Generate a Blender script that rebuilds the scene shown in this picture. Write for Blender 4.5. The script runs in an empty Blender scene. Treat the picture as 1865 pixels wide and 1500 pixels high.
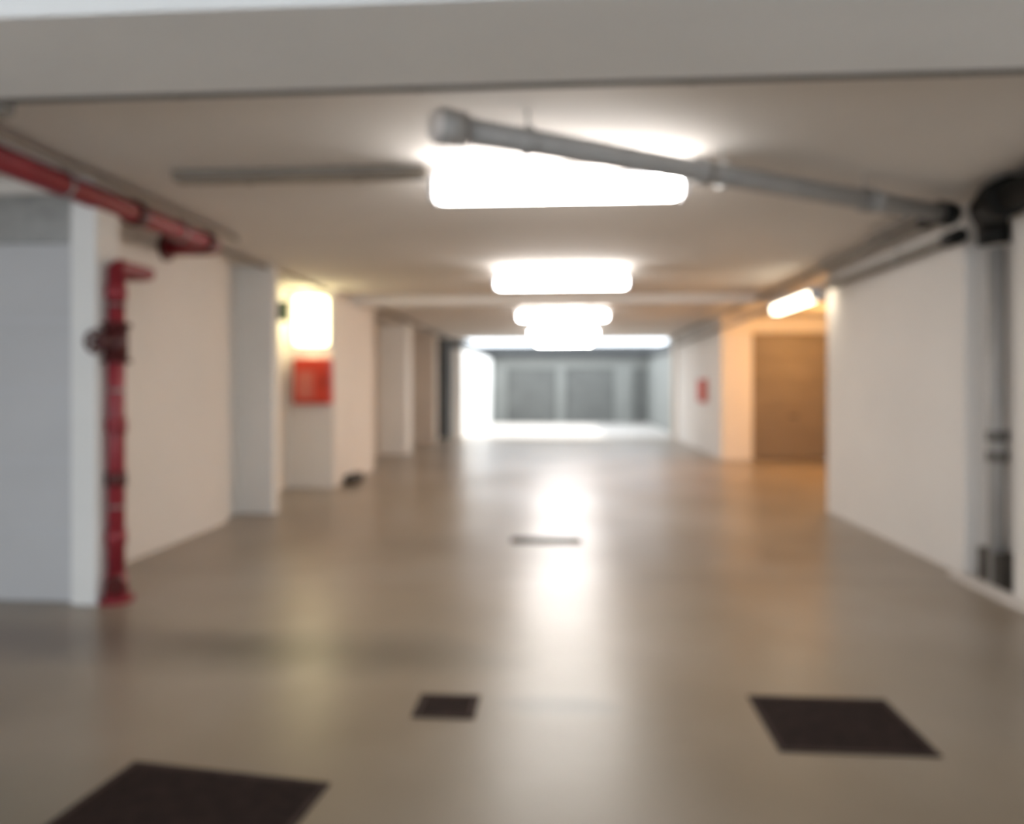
import bpy, bmesh, math
from mathutils import Vector, Matrix

S = bpy.context.scene
C = S.collection
PI = math.pi
CAM_H = 1.40
YAW = math.radians(4.15)

# ---------------------------------------------------------------- camera
cd = bpy.data.cameras.new('camera')
cam = bpy.data.objects.new('camera', cd)
C.objects.link(cam)
cam.location = (0, 0, CAM_H)
cam.rotation_euler = (PI / 2, 0, YAW)
cd.sensor_width = 36
cd.lens = 26.06
cd.shift_y = -45 / 1865
cd.clip_start = 0.05
cd.dof.use_dof = True              # the photograph is out of focus: the lens is set far too near
cd.dof.focus_distance = 0.45
cd.dof.aperture_fstop = 3.3
S.camera = cam

# ---------------------------------------------------------------- view, sky, sun
S.view_settings.view_transform = 'Standard'
S.view_settings.look = 'None'
S.view_settings.gamma = 1
S.view_settings.use_curve_mapping = False
S.view_settings.exposure = 0.1
W = bpy.data.worlds.new('overcast_sky')
S.world = W
W.use_nodes = True
bg = W.node_tree.nodes['Background']
bg.inputs['Color'].default_value = (0.84, 0.92, 1.0, 1)
bg.inputs['Strength'].default_value = 3.6
sd = bpy.data.lights.new('sun', 'SUN')
sd.energy = 5.0
sd.angle = math.radians(3)
sd.color = (1, 0.97, 0.93)
sun = bpy.data.objects.new('sun', sd)
C.objects.link(sun)
sun.location = (8, 34, 12)
sun.rotation_euler = Vector((-0.62, -0.22, -0.85)).to_track_quat('-Z', 'Y').to_euler()

TUBE_STRENGTH = 36.0
WALL_TUBE_STRENGTH = 8.0
BULKHEAD_STRENGTH = 6.0
WARM_STRENGTH = 560.0


# ---------------------------------------------------------------- materials
def mat(name, col, rough=0.6, metal=0.0, var=0.06, scale=3.0, bump=0.0, bscale=40.0, spec=0.5):
    m = bpy.data.materials.new(name)
    m.use_nodes = True
    nt = m.node_tree
    b = nt.nodes['Principled BSDF']
    tc = nt.nodes.new('ShaderNodeTexCoord')
    nz = nt.nodes.new('ShaderNodeTexNoise')
    nz.inputs['Scale'].default_value = scale
    nz.inputs['Detail'].default_value = 5
    nt.links.new(tc.outputs['Object'], nz.inputs['Vector'])
    cr = nt.nodes.new('ShaderNodeValToRGB')
    cr.color_ramp.elements[0].position = 0.3
    cr.color_ramp.elements[1].position = 0.7
    cr.color_ramp.elements[0].color = tuple(c * (1 - var) for c in col) + (1,)
    cr.color_ramp.elements[1].color = tuple(min(1, c * (1 + var)) for c in col) + (1,)
    nt.links.new(nz.outputs['Fac'], cr.inputs['Fac'])
    nt.links.new(cr.outputs['Color'], b.inputs['Base Color'])
    b.inputs['Roughness'].default_value = rough
    b.inputs['Metallic'].default_value = metal
    b.inputs['Specular IOR Level'].default_value = spec
    if bump > 0:
        n2 = nt.nodes.new('ShaderNodeTexNoise')
        n2.inputs['Scale'].default_value = bscale
        nt.links.new(tc.outputs['Object'], n2.inputs['Vector'])
        bp = nt.nodes.new('ShaderNodeBump')
        bp.inputs['Strength'].default_value = bump
        bp.inputs['Distance'].default_value = 0.01
        nt.links.new(n2.outputs['Fac'], bp.inputs['Height'])
        nt.links.new(bp.outputs['Normal'], b.inputs['Normal'])
    return m


def block_mat(name, col, axis):
    """painted masonry: faint courses of blocks under the paint; axis = the wall's horizontal direction"""
    m = mat(name, col, 0.75, var=0.035, scale=0.8, spec=0.3)
    nt = m.node_tree
    b = nt.nodes['Principled BSDF']
    g = nt.nodes.new('ShaderNodeNewGeometry')
    sp = nt.nodes.new('ShaderNodeSeparateXYZ')
    cb = nt.nodes.new('ShaderNodeCombineXYZ')
    nt.links.new(g.outputs['Position'], sp.inputs['Vector'])
    nt.links.new(sp.outputs[axis], cb.inputs['X'])
    nt.links.new(sp.outputs['Z'], cb.inputs['Y'])
    br = nt.nodes.new('ShaderNodeTexBrick')
    br.inputs['Color1'].default_value = br.inputs['Color2'].default_value = (1, 1, 1, 1)
    br.inputs['Mortar'].default_value = (0, 0, 0, 1)
    br.inputs['Scale'].default_value = 1
    br.inputs['Brick Width'].default_value = 0.5
    br.inputs['Row Height'].default_value = 0.25
    br.inputs['Mortar Size'].default_value = 0.008
    br.inputs['Mortar Smooth'].default_value = 0.6
    nt.links.new(cb.outputs['Vector'], br.inputs['Vector'])
    bp = nt.nodes.new('ShaderNodeBump')
    bp.inputs['Strength'].default_value = 0.35
    bp.inputs['Distance'].default_value = 0.006
    nt.links.new(br.outputs['Color'], bp.inputs['Height'])
    nt.links.new(bp.outputs['Normal'], b.inputs['Normal'])
    return m


def emit(name, col, strength):
    m = bpy.data.materials.new(name)
    m.use_nodes = True
    nt = m.node_tree
    nt.nodes.clear()
    e = nt.nodes.new('ShaderNodeEmission')
    e.inputs['Color'].default_value = col + (1,)
    e.inputs['Strength'].default_value = strength
    o = nt.nodes.new('ShaderNodeOutputMaterial')
    nt.links.new(e.outputs[0], o.inputs[0])
    return m


def floor_mat():
    m = bpy.data.materials.new('sealed_concrete')
    m.use_nodes = True
    nt = m.node_tree
    N, L = nt.nodes, nt.links
    b = N['Principled BSDF']
    g = N.new('ShaderNodeNewGeometry')

    def noise(scale, detail=6, dist=0.0):
        n = N.new('ShaderNodeTexNoise')
        n.inputs['Scale'].default_value = scale
        n.inputs['Detail'].default_value = detail
        n.inputs['Distortion'].default_value = dist
        L.new(g.outputs['Position'], n.inputs['Vector'])
        return n.outputs['Fac']

    def ramp(src, stops):
        r = N.new('ShaderNodeValToRGB')
        while len(r.color_ramp.elements) < len(stops):
            r.color_ramp.elements.new(0.5)
        for e, (p, c) in zip(r.color_ramp.elements, stops):
            e.position = p
            e.color = c + (1,) if len(c) == 3 else c
        L.new(src, r.inputs['Fac'])
        return r.outputs['Color']

    def mth(op, a, b_=None, clamp=False):
        n = N.new('ShaderNodeMath')
        n.operation = op
        n.use_clamp = clamp
        for i, v in enumerate((a, b_)):
            if v is None:
                continue
            if isinstance(v, (int, float)):
                n.inputs[i].default_value = v
            else:
                L.new(v, n.inputs[i])
        return n.outputs[0]

    def mix(fac, a, b_):
        n = N.new('ShaderNodeMix')
        n.data_type = 'RGBA'
        if isinstance(fac, (int, float)):
            n.inputs['Factor'].default_value = fac
        else:
            L.new(fac, n.inputs['Factor'])
        for i, v in ((6, a), (7, b_)):
            if isinstance(v, tuple):
                n.inputs[i].default_value = v + (1,)
            else:
                L.new(v, n.inputs[i])
        return n.outputs[2]

    base = ramp(noise(0.7, 3), [(0.28, (0.195, 0.150, 0.102)), (0.5, (0.262, 0.212, 0.156)), (0.72, (0.315, 0.268, 0.214))])
    fine = noise(2.2, 2)
    col = mix(mth('MULTIPLY', fine, 0.40), base, (0.185, 0.145, 0.105))
    sep = N.new('ShaderNodeSeparateXYZ')
    L.new(g.outputs['Position'], sep.inputs[0])
    X, Y = sep.outputs['X'], sep.outputs['Y']
    wob = mth('MULTIPLY', mth('SUBTRACT', noise(1.7, 4), 0.5), 1.2)

    def stain_shade(cx, cy, rx, ry, amount, colr, into):
        dx = mth('DIVIDE', mth('SUBTRACT', X, cx), rx)
        dy = mth('DIVIDE', mth('SUBTRACT', Y, cy), ry)
        r = mth('SQRT', mth('ADD', mth('MULTIPLY', dx, dx), mth('MULTIPLY', dy, dy)))
        f = mth('MULTIPLY', mth('SUBTRACT', 1.35, mth('ADD', r, wob), True), amount)
        return mix(f, into, colr)

    col = stain_shade(-1.45, 3.85, 1.15, 0.30, 0.95, (0.13, 0.108, 0.080), col)
    col = stain_shade(-3.2, 3.9, 1.3, 0.30, 0.8, (0.12, 0.09, 0.072), col)  # foot of the left end wall: part stain, part shade painted in
    col = stain_shade(-0.02, 3.27, 0.24, 0.09, 0.8, (0.15, 0.135, 0.11), col)
    col = stain_shade(2.4, 3.6, 0.9, 1.1, 0.4, (0.16, 0.13, 0.10), col)  # dimmer floor on the right, shade painted into the colour
    col = stain_shade(-2.2, 7.6, 1.0, 1.5, 0.45, (0.19, 0.14, 0.09), col)
    col = stain_shade(1.9, 6.3, 1.0, 0.35, 0.5, (0.17, 0.135, 0.095), col)
    col = stain_shade(-2.0, 2.2, 0.5, 0.4, 0.5, (0.15, 0.13, 0.09), col)
    # expansion joints
    for ax, per, off in ((Y, 5.5, 2.75),):
        t = mth('ABSOLUTE', mth('SUBTRACT', mth('MODULO', mth('ADD', ax, 55 + off), per), per / 2))
        j = mth('LESS_THAN', t, 0.012)
        col = mix(mth('MULTIPLY', j, 0.55), col, (0.10, 0.085, 0.07))
    L.new(col, b.inputs['Base Color'])
    rr = N.new('ShaderNodeMapRange')
    L.new(noise(0.6, 1), rr.inputs['Value'])
    rr.inputs['From Min'].default_value = 0.3
    rr.inputs['From Max'].default_value = 0.7
    rr.inputs['To Min'].default_value = 0.28
    rr.inputs['To Max'].default_value = 0.35
    L.new(rr.outputs[0], b.inputs['Roughness'])
    b.inputs['Specular IOR Level'].default_value = 0.62
    return m


M = dict(
    floor=floor_mat(),
    ceiling=mat('painted_slab', (0.74, 0.70, 0.655), 0.85, var=0.04, scale=0.7, bump=0.15, bscale=25, spec=0.2),
    beam=mat('painted_beam', (0.88, 0.90, 0.91), 0.85, var=0.03, scale=1.5, spec=0.2),
    wall_y=block_mat('white_blockwork_side', (0.73, 0.70, 0.665), 'Y'),
    wall_x=block_mat('white_blockwork_end', (0.74, 0.70, 0.655), 'X'),
    pillar=mat('white_pillar_paint', (0.76, 0.755, 0.73), 0.7, var=0.03, scale=1.2, spec=0.3),
    bay=mat('beige_bay_paint', (0.50, 0.44, 0.38), 0.75, var=0.06, scale=1.0, spec=0.3),
    grey_door=mat('grey_door_paint', (0.50, 0.50, 0.505), 0.5, var=0.03, scale=2),
    brown_door=mat('brown_door_paint', (0.20, 0.155, 0.115), 0.5, var=0.08, scale=2),
    yard_door=mat('weathered_grey_door', (0.125, 0.128, 0.12), 0.6, var=0.12, scale=1.5),
    yard_wall=mat('grey_render', (0.23, 0.235, 0.22), 0.85, var=0.06, scale=1),
    yard_white=mat('white_render', (0.85, 0.85, 0.83), 0.85, var=0.02, scale=1),
    yard_floor=mat('pale_yard_concrete', (0.42, 0.39, 0.36), 0.8, var=0.06, scale=1),
    fascia=mat('dark_grey_fascia', (0.05, 0.052, 0.052), 0.6, var=0.1, scale=2),
    red=mat('red_pipe_paint', (0.25, 0.020, 0.030), 0.4, var=0.12, scale=6),
    dark_red=mat('dark_red_cast_metal', (0.075, 0.010, 0.010), 0.45, var=0.15, scale=8),
    cabinet_red=mat('red_cabinet_paint', (0.58, 0.045, 0.022), 0.35, var=0.06, scale=5),
    glass_red=mat('red_cabinet_panel', (0.62, 0.16, 0.12), 0.2, var=0.05, scale=5),
    dark_iron=mat('dark_cast_iron', (0.020, 0.012, 0.010), 0.9, 0.0, var=0.3, scale=14, bump=0.6, bscale=70, spec=0.12),
    iron_frame=mat('worn_iron_frame', (0.045, 0.030, 0.024), 0.85, 0.0, var=0.25, scale=18, spec=0.2),
    black=mat('black_pipe', (0.009, 0.009, 0.008), 0.6, var=0.2, scale=8, spec=0.25),
    pvc=mat('grey_pvc', (0.34, 0.33, 0.315), 0.45, var=0.06, scale=5),
    pvc_dark=mat('dark_grey_pvc', (0.13, 0.12, 0.108), 0.5, var=0.1, scale=5),
    pvc_light=mat('pale_pvc_cap', (0.66, 0.62, 0.59), 0.4, var=0.03, scale=5),
    steel=mat('galvanised_steel', (0.38, 0.38, 0.37), 0.4, 0.7, var=0.12, scale=12),
    wire=mat('brown_grey_conduit', (0.235, 0.205, 0.17), 0.55, var=0.08, scale=6),
    lamp_body=mat('grey_lamp_housing', (0.52, 0.52, 0.53), 0.4, var=0.02, scale=6),
    green=mat('dark_green_sign', (0.030, 0.115, 0.045), 0.4, var=0.05, scale=6),
    sign_white=mat('white_sign_print', (0.60, 0.68, 0.60), 0.5, var=0.02, scale=6),
    rubber=mat('dark_rubber', (0.045, 0.038, 0.03), 0.8, var=0.2, scale=10),
    kerb=mat('pale_kerb_concrete', (0.60, 0.56, 0.52), 0.8, var=0.05, scale=4),
    tube=emit('cool_tube_glow', (1.0, 0.965, 0.935), TUBE_STRENGTH),
    wall_tube=emit('warm_tube_glow', (1.0, 0.86, 0.66), WALL_TUBE_STRENGTH),
    bulk=emit('pale_yellow_glow', (1.0, 0.87, 0.50), BULKHEAD_STRENGTH),
    warm=emit('amber_glow', (1.0, 0.50, 0.15), WARM_STRENGTH),
)


# ---------------------------------------------------------------- mesh helpers
def add_box(bm, x0, y0, z0, x1, y1, z1, bevel=0.0, seg=2):
    r = bmesh.ops.create_cube(bm, size=1)
    vs = r['verts']
    bmesh.ops.scale(bm, vec=(x1 - x0, y1 - y0, z1 - z0), verts=vs)
    bmesh.ops.translate(bm, vec=((x0 + x1) / 2, (y0 + y1) / 2, (z0 + z1) / 2), verts=vs)
    if bevel:
        es = {e for v in vs for e in v.link_edges}
        bmesh.ops.bevel(bm, geom=list(es), offset=bevel, segments=seg, affect='EDGES', profile=0.5)


def add_cyl(bm, p0, p1, r, r2=None, seg=24):
    p0, p1 = Vector(p0), Vector(p1)
    d = p1 - p0
    q = d.to_track_quat('Z', 'Y').to_matrix().to_4x4()
    bmesh.ops.create_cone(bm, cap_ends=True, segments=seg, radius1=r, radius2=r if r2 is None else r2,
                          depth=d.length, matrix=Matrix.Translation((p0 + p1) / 2) @ q)


def add_path(bm, pts, r, bend=0.08, seg=18, n=7):
    """round pipe along a polyline with rounded elbows"""
    P = [Vector(p) for p in pts]
    out = [P[0]]
    for i in range(1, len(P) - 1):
        a, b, c = P[i - 1], P[i], P[i + 1]
        k = min(bend, (a - b).length * 0.49, (c - b).length * 0.49)
        s, e = b + (a - b).normalized() * k, b + (c - b).normalized() * k
        for j in range(n + 1):
            t = j / n
            out.append(s * (1 - t) ** 2 + b * 2 * t * (1 - t) + e * t ** 2)
    out.append(P[-1])
    rings = []
    up = None
    for i, p in enumerate(out):
        t = (out[min(i + 1, len(out) - 1)] - out[max(i - 1, 0)]).normalized()
        if up is None:
            up = Vector((0, 0, 1)) if abs(t.z) < 0.9 else Vector((1, 0, 0))
        u = (up - t * up.dot(t)).normalized()
        v = t.cross(u)
        up = u
        rings.append([bm.verts.new(p + (u * math.cos(2 * PI * k / seg) + v * math.sin(2 * PI * k / seg)) * r) for k in range(seg)])
    for a, b in zip(rings, rings[1:]):
        for k in range(seg):
            bm.faces.new((a[k], a[(k + 1) % seg], b[(k + 1) % seg], b[k]))
    bm.faces.new(rings[0][::-1])
    bm.faces.new(rings[-1])


def add_torus(bm, center, normal, R, r, seg=28, sr=10):
    q = Vector(normal).to_track_quat('Z', 'Y')
    c = Vector(center)
    rings = []
    for i in range(seg):
        a = 2 * PI * i / seg
        d = Vector((math.cos(a), math.sin(a), 0))
        rings.append([bm.verts.new(c + q @ (d * (R + r * math.cos(2 * PI * j / sr)) + Vector((0, 0, r * math.sin(2 * PI * j / sr))))) for j in range(sr)])
    for i in range(seg):
        a, b = rings[i], rings[(i + 1) % seg]
        for j in range(sr):
            bm.faces.new((a[j], a[(j + 1) % sr], b[(j + 1) % sr], b[j]))


def obj(name, bm, m, parent=None, smooth=False, label=None):
    bmesh.ops.recalc_face_normals(bm, faces=bm.faces)
    if smooth:
        for f in bm.faces:
            if len(f.verts) == 4:
                f.smooth = True
    me = bpy.data.meshes.new(name)
    bm.to_mesh(me)
    bm.free()
    me.materials.append(M[m])
    o = bpy.data.objects.new(name, me)
    C.objects.link(o)
    if parent:
        o.parent = parent
        top = parent
        off = Vector(parent.location)
        while top.parent:
            top = top.parent
            off += Vector(top.location)
        for v in me.vertices:           # meshes are written in world metres, shifted into the parent's frame
            v.co -= off
    if label:
        o['label'] = label
    return o


def box_obj(name, m, *b, parent=None, bevel=0.0, label=None):
    bm = bmesh.new()
    add_box(bm, *b, bevel=bevel)
    return obj(name, bm, m, parent, label=label)


def thing(name, label, cat, loc, group=None):
    o = bpy.data.objects.new(name, None)
    C.objects.link(o)
    o.empty_display_size = 0.1
    o.location = loc
    o['label'] = label
    o['category'] = cat
    if group:
        o['group'] = group
    return o


def tag(o, label, cat, group=None):
    o['label'] = label
    o['category'] = cat
    if group:
        o['group'] = group
    return o


def struct(name, m, boxes, bevel=0.0, parent=None):
    bm = bmesh.new()
    for b in boxes:
        add_box(bm, *b, bevel=bevel)
    o = obj(name, bm, m, parent)
    if not parent:
        o['kind'] = 'structure'
    return o


# ================================================================ the setting
ROOF_END = 20.9
CEIL = 2.75
struct('floor', 'floor', [(-7.5, -6, -0.3, 7.5, ROOF_END, 0)])
struct('floor_yard', 'yard_floor', [(-7.5, ROOF_END, -0.3, 7.5, 30.5, 0.0)])
struct('ceiling', 'ceiling', [(-7.5, -3, CEIL, 7.5, ROOF_END, 3.0)])
struct('ceiling_beam', 'beam', [(-7.0, 2.28, 2.60, 2.95, 2.93, CEIL)], bevel=0.008)
struct('ceiling_beam', 'ceiling', [(-3.9, 10.95, 2.63, 5.2, 11.35, CEIL)], bevel=0.008)

# left side: end wall facing the camera, then bays of different depth between pillars
struct('wall_left', 'wall_y', [
    (-3.75, 4.79, 0, -3.50, 7.45, CEIL),
    (-3.95, 7.45, 0, -3.64, 7.97, CEIL),
    (-4.10, 8.10, 0, -3.85, 10.05, CEIL),
    (-7.25, -3, 0, -7.0, 4.8, CEIL)])
struct('wall_left_end', 'wall_x', [
    (-7.0, 4.57, 0, -4.75, 4.79, CEIL), (-4.75, 4.57, 2.66, -3.17, 4.79, CEIL)])
struct('wall_left_bay', 'bay', [
    (-4.15, 12.2, 0, -3.90, 15.25, CEIL), (-4.15, 15.75, 0, -3.90, 18.05, CEIL), (-4.15, 18.5, 0, -3.90, 20.05, CEIL)])
struct('trim_1', 'pillar', [(-3.17, 4.54, 0, -3.0, 4.79, CEIL)], bevel=0.008)
struct('trim_2', 'pillar', [(-3.95, 7.97, 0, -3.22, 8.12, CEIL)], bevel=0.008)
struct('trim_3', 'wall_x', [(-4.10, 10.05, 0, -3.20, 12.2, CEIL)], bevel=0.008)
struct('trim_4', 'pillar', [(-4.10, 15.25, 0, -3.30, 15.75, CEIL)], bevel=0.008)
struct('trim_5', 'bay', [(-4.10, 18.05, 0, -3.22, 18.5, CEIL)], bevel=0.008)
struct('trim_6', 'fascia', [(-4.10, 20.05, 0, -3.20, ROOF_END, CEIL)], bevel=0.008)

# right side
struct('wall_right', 'wall_y', [
    (2.95, -3, 0, 3.30, 5.12, CEIL), (3.09, 5.12, 0, 3.30, 5.72, CEIL), (2.95, 5.72, 0, 3.30, 8.62, CEIL),
    (3.0, 15.0, 0, 3.25, 20.3, CEIL)])
struct('wall_right_alcove', 'wall_x', [
    (3.30, 8.37, 0, 5.45, 8.62, CEIL), (5.20, 8.62, 0, 5.45, 14.62, CEIL), (3.0, 14.55, 0, 3.58, 15.0, CEIL),
    (3.58, 14.62, 2.45, 5.45, 14.9, CEIL)])
struct('trim_7', 'bay', [(2.93, 20.3, 0, 3.5, ROOF_END, CEIL)], bevel=0.008)
struct('trim_8', 'kerb', [(2.83, -2.0, 0, 2.95, 5.72, 0.035)], bevel=0.006)   # pale kerb strip

# grey door in the left end wall
d1 = struct('door_1', 'grey_door', [(-4.75, 4.62, 0, -3.17, 4.68, 2.34)], bevel=0.004)
box_obj('lintel_shade', 'steel', -4.75, 4.60, 2.34, -3.17, 4.68, 2.66, parent=d1, bevel=0.004, label='darker panel standing in for shadow over the door')  # dark strip added to give the lintel its shadow
bm = bmesh.new()
for z in (0.46, 0.92, 1.38, 1.84):
    add_box(bm, -4.72, 4.608, z - 0.006, -3.20, 4.624, z + 0.006)
obj('door_seam', bm, 'lamp_body', d1)
# brown sectional door at the back of the alcove
d2 = struct('door_2', 'brown_door', [(3.58, 14.68, 0, 5.20, 14.74, 2.45)])
for i in range(5):
    box_obj('door_panel', 'brown_door', 3.61, 14.655, 0.03 + i * 0.485, 5.17, 14.69, 0.50 + i * 0.485, parent=d2, bevel=0.008)
box_obj('door_handle', 'iron_frame', 4.30, 14.63, 0.82, 4.46, 14.66, 0.86, parent=d2, bevel=0.004)

# open yard behind
struct('wall_back', 'yard_wall', [
    (-3.3, 29.3, 2.15, 3.6, 29.6, 2.58), (-3.3, 29.3, 0, -2.33, 29.6, 2.15), (-0.38, 29.3, 0, -0.02, 29.6, 2.15),
    (1.90, 29.3, 0, 2.62, 29.6, 2.15), (3.35, 29.3, 0, 3.6, 29.6, 2.15)])
struct('wall_yard_left', 'yard_white', [(-3.40, ROOF_END, 0, -2.92, 29.3, 2.50)])
struct('wall_yard_right', 'yard_wall', [(3.20, ROOF_END, 0, 3.5, 29.3, 2.50)])
struct('trim_9', 'fascia', [(-3.5, 29.1, 2.56, 3.7, 29.7, 3.05)], bevel=0.01)
struct('trim_10', 'fascia', [(-3.5, ROOF_END, 2.50, -2.95, 29.1, 2.80), (3.12, ROOF_END, 2.50, 3.6, 29.1, 2.80)], bevel=0.01)
for n, (a, b) in enumerate(((-2.33, -0.38), (-0.02, 1.90), (2.62, 3.35))):
    dd = struct('door_%d' % (n + 3), 'yard_door', [(a, 29.40, 0, b, 29.45, 2.15)])
    for i in range(4):
        box_obj('door_panel', 'yard_door', a + 0.03, 29.375, 0.04 + i * 0.53, b - 0.03, 29.41, 0.54 + i * 0.53, parent=dd, bevel=0.01)

# ================================================================ lamps
def tube_lamp(y, label, z=2.75, x=-0.05):
    t = thing('ceiling_lamp', label, 'lamp', (x, y, z), 'fluorescent lamps down the middle of the ceiling')
    bm = bmesh.new()
    add_box(bm, x - 0.76, y - 0.045, 2.655, x + 0.76, y + 0.045, 2.69, bevel=0.010)
    obj('housing', bm, 'lamp_body', t)
    bm = bmesh.new()
    add_box(bm, x - 0.74, y - 0.085, 2.535, x + 0.74, y + 0.085, 2.655, bevel=0.045, seg=4)
    obj('diffuser', bm, 'tube', t)
    for s in (-1, 1):
        bm = bmesh.new()
        add_box(bm, x + s * 0.755 - 0.018, y - 0.090, 2.53, x + s * 0.755 + 0.018, y + 0.090, 2.692, bevel=0.008)
        obj('end_cap', bm, 'lamp_body', t)
        bm = bmesh.new()
        add_box(bm, x + s * 0.45 - 0.02, y - 0.03, 2.68, x + s * 0.45 + 0.02, y + 0.03, 2.75)
        obj('bracket', bm, 'steel', t)
    return t


tube_lamp(4.50, 'white fluorescent ceiling lamp nearest of the row, below the grey drain pipe')
tube_lamp(8.50, 'second glowing fluorescent ceiling lamp of the middle row')
tube_lamp(12.5, 'third fluorescent ceiling lamp, just past the beam in the ceiling')
tube_lamp(16.4, 'fourth fluorescent ceiling lamp, small in the middle of the glow')
tube_lamp(20.0, 'farthest fluorescent ceiling lamp, at the edge of the open yard')

# lamp along the right wall, running away from the camera
t = thing('wall_lamp', 'warm white tube lamp high on the right where the white wall ends', 'lamp', (2.74, 9.2, 2.45))
bm = bmesh.new()
add_box(bm, 2.69, 8.36, 2.46, 2.80, 9.92, 2.50, bevel=0.01)
obj('housing', bm, 'lamp_body', t)
bm = bmesh.new()
add_box(bm, 2.675, 8.38, 2.355, 2.805, 9.90, 2.46, bevel=0.03, seg=3)
obj('diffuser', bm, 'wall_tube', t)
for yy in (8.36, 9.92):
    bm = bmesh.new()
    add_box(bm, 2.67, yy - 0.018, 2.35, 2.81, yy + 0.018, 2.505, bevel=0.008)
    obj('end_cap', bm, 'lamp_body', t)
for yy in (8.7, 9.6):
    bm = bmesh.new()
    add_cyl(bm, (2.745, yy, 2.50), (2.745, yy, 2.75), 0.008, seg=10)
    obj('hanger', bm, 'steel', t)

# pale glowing lamp above the red cabinet on the left
t = thing('wall_lamp', 'pale yellow glowing lamp on the left wall above the red cabinet', 'lamp', (-3.46, 10.05, 2.3))
bm = bmesh.new()
add_box(bm, -3.68, 9.99, 1.94, -3.22, 10.05, 2.66, bevel=0.02)
obj('housing', bm, 'lamp_body', t)
bm = bmesh.new()
add_box(bm, -3.65, 9.72, 1.97, -3.25, 9.99, 2.63, bevel=0.03, seg=3)
obj('diffuser', bm, 'bulk', t)

# amber lamp inside the alcove, round the corner of the right wall
t = thing('wall_lamp', 'amber bulkhead lamp on the alcove wall near the brown door', 'lamp', (5.18, 12.2, 2.3))
bm = bmesh.new()
add_cyl(bm, (5.20, 12.2, 2.25), (5.14, 12.2, 2.25), 0.16)
obj('housing', bm, 'lamp_body', t)
bm = bmesh.new()
bmesh.ops.create_uvsphere(bm, u_segments=20, v_segments=12, radius=0.13, matrix=Matrix.Translation((5.13, 12.2, 2.25)) @ Matrix.Diagonal((0.6, 1, 1, 1)))
obj('diffuser', bm, 'warm', t, smooth=True)

# ================================================================ pipes
# red overhead main on the left
t = thing('red_pipe', 'long red fire main hung under the ceiling along the left side', 'pipe', (-3.02, 4.5, 2.62))
bm = bmesh.new()
add_path(bm, [(-3.02, -1.0, 2.62), (-3.02, 6.25, 2.62), (-3.50, 6.25, 2.62)], 0.072, bend=0.16)
obj('pipe', bm, 'red', t, True)
for y in (3.1, 5.0, 6.02):
    bm = bmesh.new()
    add_cyl(bm, (-3.02, y - 0.05, 2.62), (-3.02, y + 0.05, 2.62), 0.088)
    obj('coupling', bm, 'dark_red', t, True, label='dark red coupling')
for y in (2.6, 4.25, 5.6):
    bm = bmesh.new()
    add_torus(bm, (-3.02, y, 2.62), (0, 1, 0), 0.080, 0.008)
    add_cyl(bm, (-3.02, y, 2.69), (-3.02, y, CEIL), 0.007, seg=10)
    obj('hanger', bm, 'steel', t)
bm = bmesh.new()
add_cyl(bm, (-3.50, 6.25, 2.62), (-3.47, 6.25, 2.62), 0.115)
obj('flange', bm, 'dark_red', t, True, label='dark red wall flange')
# smaller dark pipe above it
bm = bmesh.new()
add_path(bm, [(-2.90, -1.0, 2.70), (-2.90, 6.35, 2.70)], 0.022)
tag(obj('conduit', bm, 'wire', smooth=True), 'thin dark pipe beside the red fire main under the ceiling', 'pipe')

# red riser with valve on the left pillar
rx, ry = -2.94, 4.66
t = thing('fire_riser', 'upright red fire pipe with dark valve in front of the left pillar', 'pipe', (rx, ry, 0))
bm = bmesh.new()
add_path(bm, [(rx, ry, 0.03), (rx, ry, 2.19)], 0.054)
obj('pipe', bm, 'red', t, True)
bm = bmesh.new()
add_path(bm, [(rx, ry, 2.10), (rx, ry, 2.20), (rx, ry + 0.42, 2.20), (-3.50, ry + 0.42, 2.20)], 0.045, bend=0.07)
obj('elbow', bm, 'red', t, True)
bm = bmesh.new()
add_cyl(bm, (rx, ry, 0.0), (rx, ry, 0.03), 0.11)
add_cyl(bm, (rx, ry, 0.03), (rx, ry, 0.20), 0.075, 0.056)
obj('base_flange', bm, 'red', t, True)
bm = bmesh.new()
add_path(bm, [(rx, ry, 0.16), (rx + 0.06, ry - 0.10, 0.13)], 0.045)
add_cyl(bm, (rx + 0.05, ry - 0.09, 0.135), (rx + 0.07, ry - 0.125, 0.125), 0.06)
obj('drain_outlet', bm, 'dark_red', t, True, label='dark red drain outlet')
for z in (0.42, 0.80, 1.15, 2.02):
    bm = bmesh.new()
    add_cyl(bm, (rx, ry, z - 0.045), (rx, ry, z + 0.045), 0.064)
    obj('coupling', bm, 'dark_red' if z == 0.80 else 'red', t, True)
bm = bmesh.new()
add_cyl(bm, (rx, ry, 1.58), (rx, ry, 1.80), 0.072)
add_cyl(bm, (rx, ry, 1.56), (rx, ry, 1.585), 0.092)
add_cyl(bm, (rx, ry, 1.795), (rx, ry, 1.82), 0.092)
add_cyl(bm, (rx, ry, 1.69), (rx - 0.02, ry - 0.17, 1.69), 0.034)
v = obj('valve', bm, 'dark_red', t, True, label='dark valve body')
bm = bmesh.new()
wc = Vector((rx - 0.025, ry - 0.18, 1.69))
add_torus(bm, wc, (0.1, 1, 0), 0.068, 0.012)
for k in range(3):
    a = k * PI / 3
    d = Vector((math.cos(a), 0, math.sin(a))) * 0.066
    add_cyl(bm, wc - d, wc + d, 0.008, seg=8)
obj('handwheel', bm, 'dark_red', v, True, label='dark red handwheel')
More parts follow.
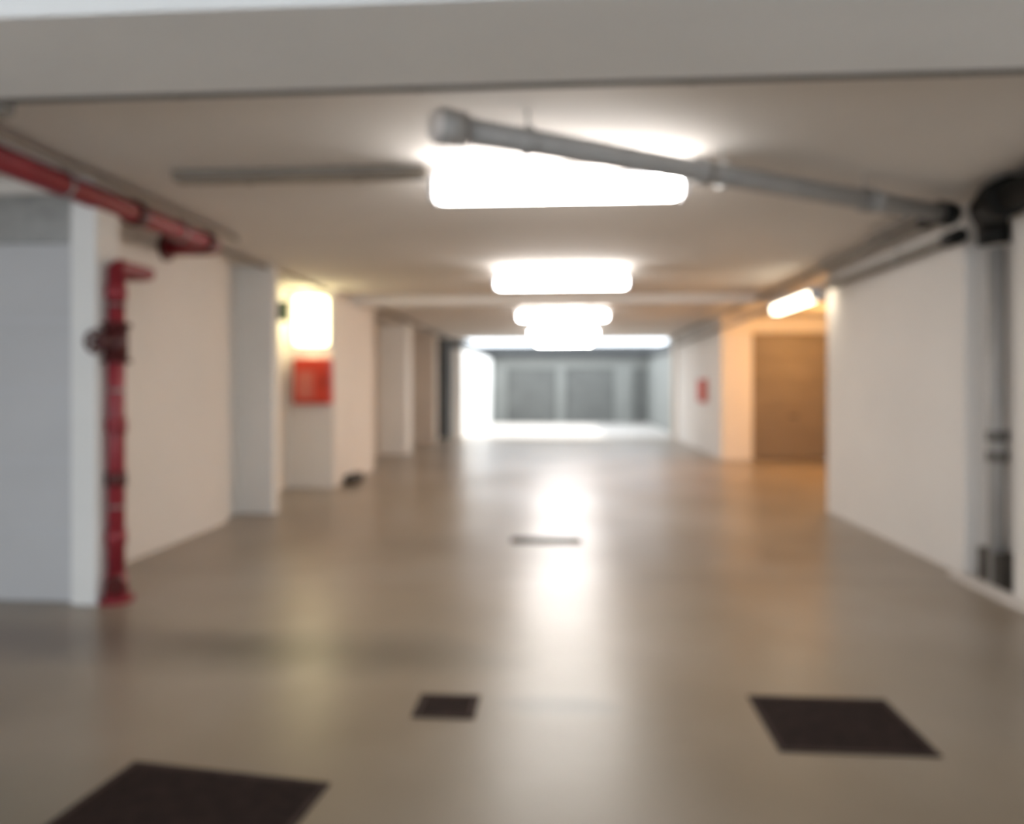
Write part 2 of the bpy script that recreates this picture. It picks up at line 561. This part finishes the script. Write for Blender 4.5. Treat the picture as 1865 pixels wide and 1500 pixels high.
for z in (0.62, 1.38, 1.94):
    bm = bmesh.new()
    add_torus(bm, (rx, ry, z), (0, 0, 1), 0.056, 0.008)
    add_box(bm, rx - 0.075, ry - 0.012, z - 0.012, rx - 0.05, ry + 0.012, z + 0.012)
    obj('clamp', bm, 'steel', t)

# grey drain pipe crossing the ceiling
A, B = Vector((-0.57, 3.38, 2.60)), Vector((2.67, 5.36, 2.60))
dr = (B - A).normalized()
t = thing('drain_pipe', 'grey drain pipe slanting across the ceiling from a capped end to the right wall', 'pipe', A)
bm = bmesh.new()
add_path(bm, [A, B], 0.062, seg=28)
obj('pipe', bm, 'pvc', t, True)
bm = bmesh.new()
add_cyl(bm, A - dr * 0.02, A + dr * 0.11, 0.084, seg=32)
obj('socket', bm, 'pvc', t, True)
bm = bmesh.new()
add_cyl(bm, A - dr * 0.045, A - dr * 0.015, 0.066, seg=32)
add_torus(bm, A - dr * 0.02, dr, 0.066, 0.010)
obj('end_cap', bm, 'pvc_light', t, True, label='pale end cap')
for k in (1.55, 3.0):
    bm = bmesh.new()
    add_cyl(bm, A + dr * (k - 0.05), A + dr * (k + 0.05), 0.072, seg=28)
    obj('coupling', bm, 'pvc', t, True)
for k in (0.45, 1.7, 2.9):
    p = A + dr * k
    bm = bmesh.new()
    add_torus(bm, p, dr, 0.070, 0.008)
    add_cyl(bm, p + Vector((0, 0, 0.065)), (p.x, p.y, CEIL), 0.007, seg=10)
    obj('hanger', bm, 'steel', t)
bm = bmesh.new()
e0 = A + dr * ((B - A).length - 0.14)
add_cyl(bm, e0, B, 0.080, seg=28)
obj('end_coupling', bm, 'black', t, True, label='black end coupling')

# thin conduit beside it
t = thing('conduit', 'thin dark conduit running beside the slanting drain pipe above the right wall', 'pipe', (0.9, 4.60, 2.70))
bm = bmesh.new()
add_path(bm, [(0.71, 4.50, 2.70), (2.60, 5.77, 2.68), (2.60, 6.6, 2.68)], 0.020, bend=0.1)
obj('pipe', bm, 'pvc_dark', t, True)

# black pipe in the upper right corner with elbow into the downpipe
t = thing('black_pipe', 'thick black pipe in the ceiling corner at the upper right', 'pipe', (2.80, 4.6, 2.62))
bm = bmesh.new()
add_path(bm, [(2.80, 1.0, 2.61), (2.80, 5.20, 2.61), (2.96, 5.38, 2.55), (2.98, 5.40, 2.395)], 0.10, bend=0.10, seg=28)
obj('pipe', bm, 'black', t, True)
for p, q in (((2.80, 4.88, 2.61), (2.80, 5.06, 2.61)), ((2.80, 3.2, 2.61), (2.80, 3.35, 2.61))):
    bm = bmesh.new()
    add_cyl(bm, p, q, 0.130, seg=28)
    obj('coupling', bm, 'black', t, True)
bm = bmesh.new()
add_torus(bm, (2.80, 4.3, 2.61), (0, 1, 0), 0.117, 0.009)
add_cyl(bm, (2.80, 4.3, 2.72), (2.80, 4.3, CEIL), 0.008, seg=10)
obj('hanger', bm, 'steel', t)

# grey downpipe in the recess
t = thing('downpipe', 'grey upright downpipe in the recess of the right wall', 'pipe', (3.00, 5.40, 0))
bm = bmesh.new()
add_path(bm, [(3.00, 5.40, 0.0), (3.00, 5.40, 2.375)], 0.055)
obj('pipe', bm, 'pvc', t, True)
for z in (0.92, 1.06):
    bm = bmesh.new()
    add_cyl(bm, (3.00, 5.40, z - 0.035), (3.00, 5.40, z + 0.035), 0.068)
    obj('coupling', bm, 'pvc_dark', t, True, label='darker pipe coupling')
bm = bmesh.new()
add_box(bm, 2.955, 5.28, 0, 3.085, 5.56, 0.26, bevel=0.01)
obj('foot_shade', bm, 'rubber', t, label='dark block standing in for shade round the foot')  # dark box added for the shaded base of the recess

# two pipes along the right wall top
for X_, Z_, r_, lab in ((2.76, 2.675, 0.034, 'upper dark pipe of two along the top of the right wall'),
                        (2.85, 2.50, 0.036, 'lower dark pipe of two along the top of the right wall')):
    t = thing('conduit', lab, 'pipe', (X_, 6.0, Z_), 'dark pipes along the top of the right wall')
    y0 = 5.80 if Z_ > 2.6 else 5.62
    bm = bmesh.new()
    add_path(bm, [(X_, y0, Z_), (X_, 20.2, Z_)], r_)
    obj('pipe', bm, 'wire', t, True)
    bm = bmesh.new()
    add_cyl(bm, (X_, y0 - 0.03, Z_), (X_, y0 + 0.15, Z_), r_ + 0.022)
    obj('end_coupling', bm, 'black', t, True, label='black end coupling')
    for y in (6.6, 8.15, 10.3, 12.4, 14.4, 16.6, 18.8):
        bm = bmesh.new()
        add_torus(bm, (X_, y, Z_), (0, 1, 0), r_ + 0.005, 0.006, 20, 8)
        add_cyl(bm, (X_, y, Z_ + r_), (X_, y, CEIL), 0.006, seg=8)
        obj('hanger', bm, 'steel', t)

# conduit across the ceiling at the first beam
t = thing('conduit', 'thin grey conduit running crosswise along the near ceiling beam', 'pipe', (0, 2.96, 2.60))
bm = bmesh.new()
add_path(bm, [(-2.35, 2.965, 2.612), (2.66, 2.965, 2.612)], 0.016)
obj('pipe', bm, 'pvc_dark', t, True)
for x in (-1.6, -0.6, 0.5, 1.5, 2.4):
    box_obj('clip', 'pvc_dark', x - 0.012, 2.93, 2.60, x + 0.012, 2.985, 2.632, parent=t)
t = thing('junction_box', 'small dark junction box on the ceiling beam at the upper left', 'junction box', (-2.42, 2.97, 2.58))
box_obj('body', 'pvc_dark', -2.52, 2.932, 2.56, -2.35, 3.02, 2.66, parent=t, bevel=0.01)
box_obj('lid', 'wire', -2.51, 2.94, 2.548, -2.36, 3.01, 2.56, parent=t, bevel=0.004)

# flat cable channel on the ceiling feeding the nearest lamp from the left
t = thing('cable_channel', 'flat brown cable channel on the ceiling leading to the nearest lamp', 'cable channel', (-1.6, 4.50, 2.74))
bm = bmesh.new()
add_box(bm, -2.45, 4.45, 2.69, -0.86, 4.57, CEIL, bevel=0.006)
obj('channel', bm, 'wire', t)
for x in (-2.0, -1.3):
    box_obj('cover_clip', 'wire', x - 0.012, 4.444, 2.684, x + 0.012, 4.576, CEIL, parent=t)

# conduit along the left ceiling corner beyond the red pipe
bm = bmesh.new()
add_path(bm, [(-3.30, 6.5, 2.728), (-3.30, 10.04, 2.728)], 0.022)
tag(obj('conduit', bm, 'wire', smooth=True), 'thin brown conduit in the left ceiling corner beyond the red fire main', 'pipe')
bm = bmesh.new()
add_path(bm, [(-3.12, 12.0, 2.714), (-3.12, 20.3, 2.714)], 0.032)
tag(obj('conduit', bm, 'wire', smooth=True), 'dark pipe along the ceiling over the far left pillars', 'pipe')

# ================================================================ fire cabinets, sign, small things
t = thing('fire_cabinet', 'bright red fire hose cabinet on the left wall under the glowing lamp', 'fire cabinet', (-3.46, 10.05, 1.17))
box_obj('body', 'cabinet_red', -3.74, 9.93, 1.17, -3.21, 10.05, 1.80, parent=t, bevel=0.012)
dd = box_obj('door', 'cabinet_red', -3.72, 9.905, 1.19, -3.23, 9.935, 1.78, parent=t, bevel=0.006)
box_obj('window', 'glass_red', -3.67, 9.896, 1.25, -3.44, 9.908, 1.62, parent=dd, label='paler panel of the cabinet door')
box_obj('handle', 'dark_red', -3.29, 9.88, 1.42, -3.27, 9.91, 1.54, parent=dd, bevel=0.003)
t = thing('fire_cabinet', 'small faded red cabinet far down on the right wall', 'fire cabinet', (2.93, 16.25, 1.08))
box_obj('body', 'glass_red', 2.875, 16.0, 1.08, 2.999, 16.5, 1.58, parent=t, bevel=0.01)
box_obj('door', 'cabinet_red', 2.862, 16.03, 1.11, 2.877, 16.47, 1.55, parent=t, bevel=0.004)

t = thing('exit_sign', 'small dark green sign sticking out behind the left pillar', 'sign', (-3.74, 9.4, 2.38))
box_obj('panel', 'green', -3.85, 9.38, 2.26, -3.60, 9.42, 2.52, parent=t, bevel=0.006)
box_obj('mount', 'steel', -3.86, 9.36, 2.36, -3.845, 9.44, 2.42, parent=t)

t = thing('wheel_stop', 'small dark block on the floor at the corner below the red cabinet', 'wheel stop', (-3.12, 10.7, 0))
bm = bmesh.new()
add_box(bm, -3.19, 10.45, 0, -3.02, 10.95, 0.13, bevel=0.03, seg=3)
obj('block', bm, 'rubber', t)
for y in (10.55, 10.85):
    bm = bmesh.new()
    add_cyl(bm, (-3.10, y, 0.128), (-3.10, y, 0.138), 0.02, seg=12)
    obj('bolt', bm, 'steel', t)


# ================================================================ floor covers
def cover(name, label, cat, cx, cy, w, d, rot, group, ribs=False):
    t = thing(name, label, cat, (cx, cy, 0), group)
    t.rotation_euler.z = rot
    f = 0.022

    def part(nm, boxes, m, parent=t, bev=0.0):
        bm = bmesh.new()
        for b in boxes:
            add_box(bm, *b, bevel=bev)
        me = bpy.data.meshes.new(nm)
        bmesh.ops.recalc_face_normals(bm, faces=bm.faces)
        bm.to_mesh(me)
        bm.free()
        me.materials.append(M[m])
        o = bpy.data.objects.new(nm, me)
        C.objects.link(o)
        o.parent = parent
        return o
    hw, hd = w / 2, d / 2
    part('frame', [(-hw, -hd, 0, hw, -hd + f, 0.008), (-hw, hd - f, 0, hw, hd, 0.008),
                   (-hw, -hd + f, 0, -hw + f, hd - f, 0.008), (hw - f, -hd + f, 0, hw, hd - f, 0.008)], 'iron_frame')
    if ribs:
        part('tray', [(-hw + f, -hd + f, 0, hw - f, hd - f, 0.002)], 'black')
        n = max(4, int((w - 2 * f) / 0.045))
        step = (w - 2 * f) / n
        part('grille', [(-hw + f + (i + 0.2) * step, -hd + f, 0.002, -hw + f + (i + 0.62) * step, hd - f, 0.007) for i in range(n)], 'dark_iron')
    else:
        c = part('lid', [(-hw + f + 0.004, -hd + f + 0.004, 0, hw - f - 0.004, hd - f - 0.004, 0.005)], 'dark_iron')
    return t


G = 'iron covers in the floor'
cover('manhole_cover', 'large dark iron floor cover at the bottom left edge of the view', 'floor cover', -1.25, 2.33, 0.78, 0.56, math.radians(-7), G)
cover('manhole_cover', 'dark square iron floor cover in the right foreground', 'floor cover', 1.12, 3.17, 0.60, 0.51, 0, G)
cover('manhole_cover', 'small dark floor cover in the middle foreground, smallest of the iron covers', 'floor cover', -0.52, 3.22, 0.27, 0.23, 0, G)
cover('floor_drain', 'narrow dark drain grating across the shiny middle of the floor', 'floor drain', -0.18, 6.76, 0.64, 0.22, 0.02, None, ribs=True)
